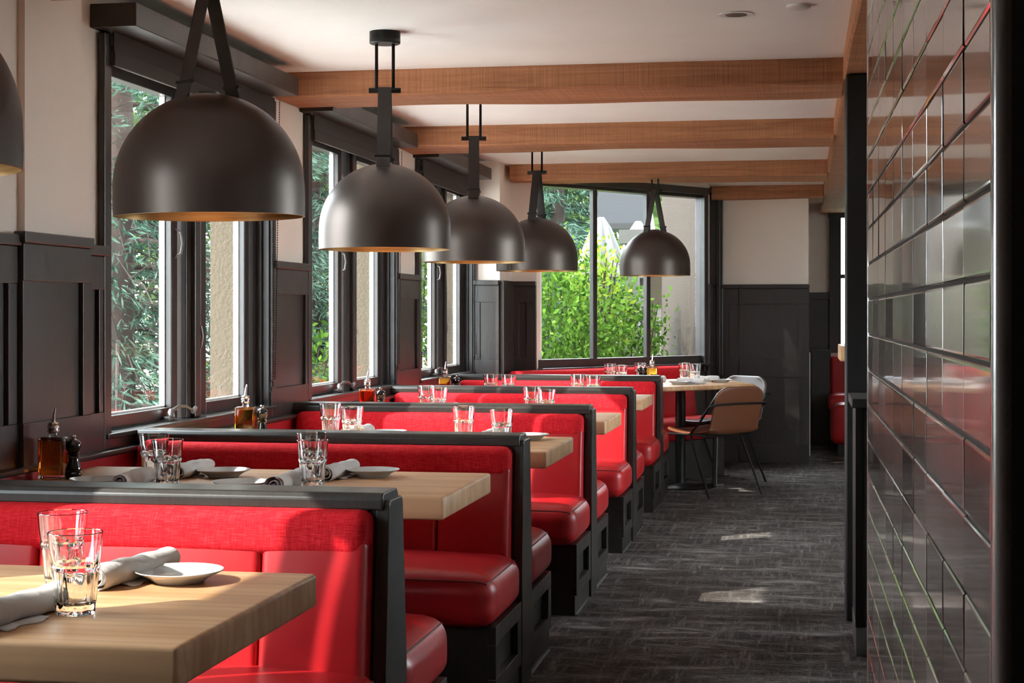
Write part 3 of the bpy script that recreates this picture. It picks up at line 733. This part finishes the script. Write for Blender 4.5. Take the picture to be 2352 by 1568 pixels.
# ------------------------------------------------------------------ ceiling fittings
t = thing('recessed_downlight', (-.244, 6.037, ZC-.004), label='recessed ceiling downlight with a white trim ring', cat='ceiling light')
MB().lathe([(.042, .0), (.064, -.001), (.064, .003), (.042, .003)], 40).build('trim_ring', M['white'], t, smooth=True); MB().lathe([(.042, .002), (.03, -.0005), (.0, .001)], 32).build('reflector', M['greymetal'], t, smooth=True)
t = MB().lathe([(0, -.012), (.038, -.012), (.043, -.008), (.043, .0), (0, .0)], 40).build('smoke_detector', M['white'], None, (-.017, 5.906, ZC), smooth=True); tag(t, 'small round white cover on the ceiling near the long beam', 'detector')
t = MB().lathe([(0, -.006), (.14, -.006), (.15, -.003), (.15, .0), (0, .0)], 48).build('ceiling_speaker', M['white'], None, (-1.07, 8.25, ZC), smooth=True); tag(t, 'round white ceiling speaker half hidden behind the front timber beam', 'speaker')
t = thing('wall_vent', (-2.386, 9.62, 2.02), label='small pale louvred vent high on the wall pier', cat='vent')
MB().box(0, .01, -.08, .08, -.09, .09, .003).build('plate', M['white'], t)
for k in range(9): MB().box(.009, .013, -.05, .05, -.07+k*.016, -.063+k*.016).build('slat', M['white'], t)
# ------------------------------------------------------------------ tableware
ZT = .7755
def glass_mesh():
    H = .138; m = MB(); F = 10
    def mod(a, z):
        if z < .004 or z > .084: return 1
        k = min(1, (z-.004)/.012)*min(1, (.084-z)/.010)
        return 1-.10*k*(1-abs(math.sin(a*F/2)))
    prof = [(0, .0), (.022, .0), (.0315, .0), (.0328, .003)]+[(.033+.0068*(k/10), .005+.068*k/10) for k in range(11)]+[(.0412, .0775), (.0418, .081), (.0400, .0855), (.0408, .089), (.0435, .110), (.0458, .132), (.0462, .1365), (.0455, .138), (.0446, .1365), (.0441, .131), (.0415, .108), (.0385, .088), (.037, .075), (.0325, .034), (.0305, .022), (.026, .0165), (.012, .015), (0, .015)]
    m.lathe(prof, 60, mod=mod)
    bmesh.ops.remove_doubles(m.bm, verts=m.bm.verts, dist=1e-5)
    return m.mesh('water_glass', M['glassware'], True, 24)
gm = glass_mesh()
GL = {1: [(-1.21, 2.562, 'fluted water glass standing in front of its pair on the first table'), (-1.353, 2.812, 'fluted water glass behind another on the first table')],
      2: [(-1.842, 4.512, 'fluted water glass in front of its pair beside the left napkin on the second table'), (-1.959, 4.692, 'fluted water glass behind its pair near the oil bottle on the second table'), (-1.413, 4.562, 'fluted water glass in front between the two aisle-side napkins of the second table'), (-1.499, 4.83, 'fluted water glass whose rim shows over another one on the second table')],
      3: [(-1.915, 6.429, 'fluted water glass nearer the oil bottle of the window pair on the third table'), (-1.766, 6.226, 'fluted water glass nearer the white plate of the window pair on the third table'), (-1.338, 6.346, 'fluted water glass of the aisle pair on the third table, farther from the aisle'), (-1.15, 6.168, 'fluted water glass beside the aisle-end plate on the third table')],
      4: [(-1.918, 8.165, 'fluted water glass at the back of the window pair on the fourth table'), (-1.80, 7.93, 'fluted water glass at the front of the window pair on the fourth table'), (-1.351, 8.083, 'fluted water glass at the back of the aisle pair on the fourth table'), (-1.24, 7.851, 'fluted water glass at the front of the aisle pair on the fourth table')],
      5: [(-1.895, 9.80, 'fluted water glass of the window pair on the fifth table, closer to the window'), (-1.766, 9.70, 'fluted water glass of the window pair on the fifth table, closer to the aisle'), (-1.363, 9.858, 'fluted water glass of the aisle pair on the fifth table, closer to the window'), (-1.245, 9.70, 'fluted water glass of the aisle pair on the fifth table, closer to the aisle')],
      6: [(-1.424, 12.063, 'fluted water glass at the banquette corner of the end table, behind its twin'), (-1.30, 11.72, 'fluted water glass at the banquette corner of the end table, before its twin'), (-1.22, 12.30, 'fluted water glass behind the two pepper mills on the end table'), (-.888, 12.348, 'fluted water glass at the back of the pair beside the rolled napkins on the end table'), (-.79, 12.05, 'fluted water glass at the front of the pair beside the rolled napkins on the end table')]}
for tnum, lst in GL.items():
    for (x, y, lab) in lst:
        o = link('water_glass', gm, None, (x, y, ZT), (0, 0, random.random())); tag(o, lab.replace('left napkin', 'window-side napkin'), 'glass', 'fluted water glasses on the tables')
def plate_mesh():
    m = MB(); m.lathe([(0, .0), (.046, .0), (.048, .002), (.05, .004), (.062, .012), (.082, .021), (.0835, .0225), (.0825, .0238), (.066, .0165), (.057, .0105), (.05, .008), (0, .0078)], 64)
    bmesh.ops.remove_doubles(m.bm, verts=m.bm.verts, dist=1e-5)
    return m.mesh('side_plate', M['ceramic'], True, 60)
pm = plate_mesh()
for (x, y, lab) in [(-1.16, 2.90, 'white side plate beside the rolled napkin on the first table'), (-1.775, 4.80, 'white side plate at the back of the second table on the window side'), (-2.04, 4.47, 'white side plate below the oil bottle on the second table'), (-1.60, 4.47, 'white side plate under the pink-ended napkin on the second table'), (-1.32, 4.89, 'white side plate at the back of the second table near the aisle'), (-1.70, 6.52, 'white side plate between the glass pairs on the third table'), (-1.09, 6.44, 'white side plate at the aisle end of the third table'), (-.88, 11.70, 'white side plate at the near edge of the end table'), (-.60, 12.12, 'white side plate under the folded napkin on the end table')]:
    o = link('side_plate', pm, None, (x, y, ZT)); tag(o, lab, 'plate', 'white side plates')
def napkin(a, b, lab, r=.024, tail=True):
    a = Vector((*a, ZT)); b = Vector((*b, ZT)); d = b-a; Ln = d.length
    t = thing('rolled_napkin', a, math.atan2(d.y, d.x), label=lab, cat='napkin', group='rolled cloth napkins')
    rr = random.Random(lab); n = 22; rows = []; ph = rr.random()*6
    m = MB(); rings = 26
    V = []
    for i in range(rings+1):
        u = i/rings; x = u*Ln
        rad = r*(1+.10*math.sin(u*7+ph)+.05*math.sin(u*19+ph))*(1-.10*abs(u-.5))
        if i in (0, rings): rad *= .94
        row = []
        for k in range(n):
            an = 2*math.pi*k/n; q = rad*(1+.05*math.sin(2*an+u*9+ph)+.03*math.sin(3*an-u*13))
            row.append((x, q*math.cos(an)*1.12, max(.0, r*.93+q*math.sin(an))))
        row.append(row[0]); V.append(row)
    m.grid(V); bmesh.ops.remove_doubles(m.bm, verts=m.bm.verts, dist=1e-6)
    # inner spiral fold visible at both ends
    ro = m.build('roll', M['napkin'], t, smooth=True, angle=70)
    for end in (0, 1):
        s = MB(); pts = []
        for k in range(30):
            an = k*.42+ph; q = r*(.92-.028*k)
            if q < .001: break
            pts.append((q*math.cos(an)*1.1, r*.93+q*math.sin(an)))
        x0, x1 = (-.001, .03) if end == 0 else (Ln-.03, Ln+.001)
        s.grid([[(x, p[0], p[1]) for p in pts] for x in (x0, x1)])
        so = s.build('inner_fold', M['napkin'], ro, smooth=True)
        mo = so.modifiers.new('thick', 'SOLIDIFY'); mo.thickness = .002
    if tail:
        f = MB(); f.grid([[(Ln*(.25+.5*i/8), -r*.6-.028*j/4-.006*math.sin(i*1.3+ph)*j/4, .002+.003*math.sin(j*1.5+i)*j/4*.5+.003*(1-j/4)) for j in range(5)] for i in range(9)])
        fo = f.build('loose_corner', M['napkin'], t, smooth=True); mo = fo.modifiers.new('thick', 'SOLIDIFY'); mo.thickness = .002; mo.offset = 1
for a, b, lab in [((-1.275, 2.775), (-1.235, 3.03), 'rolled white napkin behind the glasses on the first table'), ((-1.30, 2.34), (-1.262, 2.585), 'rolled white napkin cut by the picture edge on the first table'),
                  ((-1.94, 4.395), (-1.945, 4.64), 'rolled napkin with a pinkish end toward the camera near the pepper mill'), ((-1.885, 4.70), (-1.885, 4.955), 'rolled napkin touching the rear window-side plate of the second table'),
                  ((-1.475, 4.395), (-1.478, 4.655), 'rolled napkin with its open end over the front plate of the second table'), ((-1.425, 4.72), (-1.415, 4.985), 'rolled napkin touching the rear aisle-side plate of the second table'),
                  ((-1.82, 6.33), (-1.79, 6.57), 'rolled napkin behind the window glass pair on the third table'), ((-1.24, 6.22), (-1.215, 6.47), 'rolled napkin beside the aisle-end plate of the third table'), ((-1.80, 8.02), (-1.78, 8.25), 'rolled napkin peeking out behind the window glasses of the fourth table'),
                  ((-1.46, 11.90), (-1.33, 12.04), 'rolled napkin on the banquette corner of the end table'), ((-1.16, 12.02), (-1.02, 12.12), 'rolled napkin behind the pepper mills of the end table'), ((-.90, 11.83), (-.70, 11.75), 'rolled napkin lying across the near plate of the end table'), ((-.80, 12.22), (-.62, 12.18), 'rolled napkin on the far plate of the end table')]:
    napkin(a, b, lab)
def make_bottle(oil):
    t = thing('oil_bottle'); w = .0385
    m = MB(); m.box(-w, w, -w, w, 0, .128, .007, 3); m.lathe([(.016, .127), (.0135, .132), (.0135, .143)], 20, cap0=True, cap1=True); m.build('bottle', M['oilglass'], t, smooth=True, angle=40)
    MB().box(-w+.004, w-.004, -w+.004, w-.004, .012, .118, .005, 2).build('oil', oil, t, smooth=True, angle=40)
    MB().lathe([(.012, .140), (.018, .143), (.019, .148), (.015, .151), (.0185, .155), (.0185, .160), (.0155, .163), (.017, .168), (.013, .173), (0, .174)], 20).build('stopper', M['steel'], t, smooth=True)
    MB().tube([(0, 0, .17), (.002, 0, .195), (.006, 0, .218)], [.006, .0048, .0032], 10).build('pour_spout', M['steel'], t, smooth=True)
    return t
def make_mill():
    t = thing('pepper_mill')
    MB().lathe([(0, 0), (.025, 0), (.0258, .004), (.0235, .009), (.0255, .013), (.0255, .018), (.023, .022), (.0245, .027), (.0225, .036), (.0175, .052), (.0155, .062), (.0185, .067), (.0155, .071), (.0195, .075), (.0195, .079), (.0165, .082), (.0215, .090), (.0245, .101), (.0225, .112), (.015, .120), (.008, .1225)], 28).build('body', M['mill'], t, smooth=True, angle=35)
    MB().lathe([(.006, .121), (.006, .127), (.0085, .130), (.007, .135), (0, .1365)], 16).build('knob', M['steel'], t, smooth=True)
    return t
b1 = make_bottle(M['oilred']); b2 = make_bottle(M['oil']); mill = make_mill()
BT = [(-2.276, 4.665, 'r', 'square bottle of reddish oil with pour spout on the second table'), (-2.248, 6.335, 'y', 'square bottle of golden oil with pour spout on the third table'), (-2.185, 7.99, 'r', 'square bottle of amber oil with pour spout on the fourth table'), (-2.145, 9.62, 'y', 'square bottle of dark oil with pour spout on the fifth table'), (-1.075, 11.70, 'y', 'square bottle of golden oil beside two pepper mills on the end table')]
first = {'r': b1, 'y': b2}; used = set()
for x, y, k, lab in BT:
    o = first[k] if k not in used else copy_tree(first[k]); used.add(k)
    o.location = (x, y, ZT); o.rotation_euler = (0, 0, math.radians(random.uniform(4, 12))); tag(o, lab, 'bottle', 'oil bottles on the tables')
for i, (x, y, lab) in enumerate([(-2.205, 4.655, 'black pepper mill beside the reddish oil bottle on the second table'), (-2.175, 6.33, 'black pepper mill beside the golden oil bottle on the third table'), (-2.11, 7.97, 'black pepper mill beside the amber oil bottle on the fourth table'), (-2.075, 9.64, 'black pepper mill beside the dark oil bottle on the fifth table'), (-1.165, 11.76, 'black pepper mill on the end table, the one farther from the oil bottle'), (-1.128, 11.72, 'black pepper mill on the end table, the one touching the oil bottle')]):
    o = mill if i == 0 else copy_tree(mill); o.location = (x, y, ZT); tag(o, lab, 'pepper mill', 'black pepper mills')

# ------------------------------------------------------------------ next room glimpse
t = thing('far_booth', (.08, 16.2, 0), label='red booth bench of the next room behind a dark end panel', cat='booth bench')
MB().box(0, .175, -.06, .0, 0, .94, .003).build('end_panel', M['black'], t); MB().box(-.012, .185, -.08, .02, .92, .94, .003).build('panel_cap', M['black'], t)
cushion(.18, .9, -.0, .1, .45, .87, .03, (0, .01, 0), n=10).build('back_panel', M['leather'], t, smooth=True, angle=80)
cushion(.165, .9, -.52, .02, .345, .515, .05, (.01, .01, .02), n=12).build('seat_cushion', M['leather'], t, smooth=True, angle=80)
MB().box(.185, .9, -.45, .1, 0, .345).build('base', M['black'], t)
t = thing('corner_bench', (.26, 14.9, 0), label='end of a second red seat of the next room beside the post', cat='booth bench')
cushion(.0, .6, 0, .45, .1, .46, .06, (.02, .01, .02), n=12).build('seat_cushion', M['leather'], t, smooth=True, angle=80); MB().box(.05, .6, .04, .42, 0, .11).build('base', M['black'], t)
t = thing('high_table', (.42, 12.1, 0), label='corner of a thick wooden high table behind the post', cat='table')
MB().box(-.16, .6, -.3, .5, .945, 1.055, .006).build('table_top', M['table'], t); MB().lathe([(.04, .02), (.04, .945)], 16, (.22, .1, 0)).build('column', M['blackmetal'], t, smooth=True); MB().lathe([(.25, 0), (.24, .02), (.04, .03)], 32, (.22, .1, 0), cap0=True, cap1=True).build('base_plate', M['blackmetal'], t)

# ------------------------------------------------------------------ outdoors
pv = MB().box(-9, -2.7, -6, 10.2, -.35, -.28).build('bounce_paving', NM('pale_bounce', (.62, .59, .55), .9).m); tag(pv, 'pale slab added outside the window wall to bounce light onto the ceiling', kind='structure')  # added slab, kept pale so it bounces daylight up to the ceiling
g = MB(); g.box(-60, 60, -40, 90, -.4, -.3); go = g.build('ground_outside', M['ground']); tag(go, 'garden ground outside the windows', kind='structure')
def leaf_mesh(name, P, D, S, mat, aspect=.5):
    """diamond leaves: centre P, direction D (unit), length S"""
    n = len(P); R = RNG.normal(size=(n, 3)); Wv = np.cross(D, R); Wv /= np.linalg.norm(Wv, axis=1, keepdims=True)+1e-9
    S = S[:, None]
    V = np.concatenate([P-D*S*.5, P+Wv*S*aspect*.5, P+D*S*.5, P-Wv*S*aspect*.5], 1).reshape(-1, 3)
    F = np.arange(4*n).reshape(n, 4)
    me = bpy.data.meshes.new(name); me.from_pydata(V.tolist(), [], F.tolist()); me.materials.append(mat); return me
def bush(name, loc, rx, ry, h, n, leaf, mat, label, cat='bush', group='shrubs outside', stems=7, up=.3):
    t = thing(name, loc, 0, label, cat, group)
    u = RNG.normal(size=(n, 3)); u /= np.linalg.norm(u, axis=1, keepdims=True); rad = RNG.uniform(.35, 1.0, (n, 1))**.6
    cl = RNG.normal(size=(60, 3)); cl /= np.linalg.norm(cl, axis=1, keepdims=True)
    P = u*rad; near = cl[RNG.integers(0, 60, n)]*RNG.uniform(.5, 1.05, (n, 1)); P = np.where(RNG.random((n, 1)) < .6, near+RNG.normal(size=(n, 3))*.13, P)
    P = P*np.array([rx, ry, h/2])+np.array([0, 0, h/2]); P = P[P[:, 2] > .02]; k = len(P)
    D = RNG.normal(size=(k, 3)); D[:, 2] += up; D /= np.linalg.norm(D, axis=1, keepdims=True)
    tag(link('leaves', leaf_mesh('leaves', P, D, RNG.uniform(.6, 1.3, k)*leaf, mat), t), kind='stuff')
    m = MB()
    for s in range(stems):
        a = random.random()*6.28; q = random.uniform(.3, .8)
        m.tube([(.1*math.cos(a), .1*math.sin(a), 0), (rx*q*.5*math.cos(a), ry*q*.5*math.sin(a), h*.4), (rx*q*math.cos(a), ry*q*math.sin(a), h*.85)], [.018, .012, .005], 6)
    m.build('stems', M['bark'], t, smooth=True)
    return t
def spruce(loc, h, r, n_br, label, low=.02, tuft=.14, lean=0, twigs=0):
    t = thing('spruce_tree', loc, 0, label, 'tree', 'conifers outside')
    m = MB(); m.tube([(0, 0, 0), (lean*.3, 0, h*.4), (lean, 0, h)], [.13, .10, .02], 10)
    Ps, Ds, Ss = [], [], []
    for i in range(n_br):
        u = i/n_br; z = h*(low+(.97-low)*u); L = r*(1-u*.86)*random.uniform(.8, 1.1); a = i*2.4+random.uniform(-.3, .3)
        dirv = np.array([math.cos(a), math.sin(a), 0.]); pts = []
        for k in range(9):
            q = k/8; pts.append(np.array([lean*u, 0, z])+dirv*L*q+np.array([0, 0, L*(.10*q-.38*q*q)]))
        m.tube([tuple(p) for p in pts], [.022*(1-k/10) for k in range(9)], 5)
        for k in range(1, 9):
            side = np.array([-dirv[1], dirv[0], 0.]); ntw = 5
            for s in range(-ntw, ntw+1):
                ln = L*.42*(1-k/11)*abs(s)/ntw
                base = pts[k]+side*np.sign(s)*ln+dirv*ln*.5+np.array([0, 0, -.35*ln])
                for _ in range(7):
                    Ps.append(base+RNG.normal(size=3)*.035*max(1, L)); d = dirv*.6+side*np.sign(s)*.7+np.array([0, 0, -.35])+RNG.normal(size=3)*.35; Ds.append(d/np.linalg.norm(d)); Ss.append(tuft*random.uniform(.7, 1.4))
    m.build('trunk_and_branches', M['bark'], t, smooth=True)
    tag(link('needles', leaf_mesh('needles', np.array(Ps), np.array(Ds), np.array(Ss), M['spruce'], .14), t), kind='stuff')
    if twigs:
        m = MB()
        for _ in range(twigs):
            a = random.random()*6.28; z = random.uniform(.6, 3.0); L0 = random.uniform(.3, r*.9); p = [np.array([math.cos(a)*L0*.4, math.sin(a)*L0*.4, z])]
            for k in range(4): p.append(p[-1]+np.array([math.cos(a), math.sin(a), 0])*.16+RNG.normal(size=3)*.09+np.array([0, 0, -.05]))
            m.tube([tuple(q) for q in p], [.007, .006, .005, .004, .002], 4)
        m.build('bare_twigs', M['bark'], t)
    return t
spruce((-4.95, 11.2, -.3), 9.0, 1.9, 90, 'blue-green spruce with bare lower branches beyond the pilaster-side window', .05, .10, twigs=260)
spruce((-6.9, 13.8, -.3), 6.5, 1.9, 60, 'tall spruce farther out beyond the pilaster-side window', .1, .12)
spruce((-4.75, 15.3, -.3), 6.0, 1.6, 70, 'dense blue spruce beyond the middle window', .04, .10, twigs=120)
spruce((-3.55, 23.6, -.3), 7.0, 1.7, 64, 'blue spruce standing behind the bay shrubs', .1, .14)
corner_bush = bush('leafy_bush', (-3.75, 15.5, -.3), .8, .9, 2.9, 7000, .07, M['bushleaf'], 'green bush with red blossoms beyond the far-corner window')
bush('leafy_bush', (-2.35, 15.0, -.3), .78, .6, 2.25, 12000, .065, M['bushleaf'], 'big bright green bush filling the first bay pane', up=.6)
bush('leafy_bush', (-1.75, 15.9, -.3), .46, .45, 2.0, 4500, .06, M['bushleaf'], 'loose green bush behind the middle bay pane', up=.6)
bush('rose_bush', (-1.98, 15.6, .55), .34, .3, 1.5, 900, .075, M['roseleaf'], 'yellow-green climbing rose rising above the bay bushes', up=.5)
bush('leafy_bush', (-4.3, 12.3, -.3), .9, .6, 1.2, 2500, .07, M['treeleaf'], 'low dark undergrowth below the spruce')
bush('leafy_bush', (-4.4, 13.6, -.3), .7, .7, 1.5, 2500, .08, M['bushleaf'], 'low green shrub below the pilaster-side spruce')
for i, (x, y, h, r) in enumerate([(-4.4, 33, 8, 2.3), (-9.2, 32, 9, 2.2), (-14.0, 31, 9, 2.2), (-6.8, 38, 10, 2.4), (-11.8, 38, 10, 2.4), (-18.8, 36, 10, 2.4)]):
    t = bush('deciduous_tree', (x, y, -.3), r, r, h, 9000, .26, M['treeleaf'], ['light green tree behind the closed parasols', 'broad green tree closing the middle window view', 'green tree at the garden edge beyond the pilaster-side window', 'tall tree far behind the bay shrubs', 'tall tree far behind the middle spruce', 'tall tree at the far end of the garden'][i], 'tree', 'broadleaf trees far outside', 5)
# red blossoms on the corner bush
P = RNG.normal(size=(160, 3))*np.array([.55, .55, .5])+np.array([0, 0, 1.6]); D = RNG.normal(size=(160, 3)); D /= np.linalg.norm(D, axis=1, keepdims=True)
tag(link('blossoms', leaf_mesh('blossoms', P, D, np.full(160, .06), M['petal'], .9), corner_bush), kind='stuff')
def parasol(loc, lab, mat, h=2.55, tilt=0):
    t = thing('closed_parasol', loc, 0, lab, 'parasol', 'closed parasols on the terrace')
    MB().tube([(0, 0, 0), (0, 0, h)], .022, 10).build('pole', M['greymetal'], t, smooth=True)
    def mod(a, z): return 1+.16*math.cos(a*8)
    MB().lathe([(.03, h), (.10, h-.12), (.20, h-.40), (.29, h-.68), (.27, h-.69), (.10, h-.55)], 64, mod=mod).build('upper_canopy', mat, t, smooth=True)
    MB().lathe([(.08, h-.62), (.12, h-.9), (.20, h-1.25), (.24, h-1.45), (.2, h-1.45)], 64, mod=mod).build('lower_canopy', mat, t, smooth=True)
    return t
parasol((-2.25, 18.2, -.3), 'closed white parasol with a flared cap behind the middle bay pane', M['canvas'], 2.68)
parasol((-1.95, 19.4, -.3), 'second closed white parasol behind the first one', M['canvas'], 2.7)
parasol((-9.2, 17.2, -.3), 'closed orange parasol far beyond the first window', M['orange'], 2.6)
t = thing('terrace_awning', (-2.3, 21.0, 0), label='dark grey awning above the closed parasols', cat='awning')
MB().prism([(-.36, 2.45), (.36, 2.45), (.28, 2.95), (-.28, 2.95)], 'y', -.3, .5).build('canopy', M['awning'], t); MB().box(-.36, .36, -.32, .52, 2.38, 2.45).build('fascia', M['blackmetal'], t)
for sx in (-.32, .32): MB().box(sx-.03, sx+.03, -.28, -.22, -.3, 2.4).build('post', M['blackmetal'], t)
t = thing('stucco_house', (-.75, 14.3, 0), label='brown stucco house wall behind the third bay pane', cat='building')
MB().prism([(-.075, .15), (-.71, 2.7), (-.45, 2.75), (-.075, 2.6)], 'z', -.3, 4).build('wall', M['stucco2'], t)
MB().prism([(-.715, 2.72), (-.80, 3.0), (-.55, 3.05), (-.46, 2.76)], 'z', -.3, 1.35).build('corner_boards', M['fartile'], t)
MB().box(-1.16, -1.02, 3.3, 3.45, -.3, 2.05).build('porch_post', M['cream'], t); MB().box(-1.22, .2, 3.2, 3.5, 2.05, 2.2).build('porch_beam', M['cream'], t)
MB().box(-.98, -.70, 3.5, 3.56, -.3, 2.0).build('porch_screen', M['stucco'], t)
for i, (x, y) in enumerate([(-6.3, 12.6), (-7.4, 14.4), (-4.9, 12.9)]):
    t = thing('patio_chair', (x, y, -.3), math.radians(20+40*i), ['red patio chair low outside the first window', 'red patio chair farther out on the terrace', 'red patio chair half hidden by undergrowth'][i], 'chair', 'red patio chairs outside')
    MB().box(-.27, .27, -.25, .25, .95, 1.03, .01).build('seat', M['redpaint'], t); MB().box(-.27, .27, .2, .26, 1.03, 1.45, .01).build('backrest', M['redpaint'], t)
    for sx in (-.24, .24):
        for sy in (-.22, .22): MB().box(sx-.02, sx+.02, sy-.02, sy+.02, 0, .95).build('leg', M['blackmetal'], t)
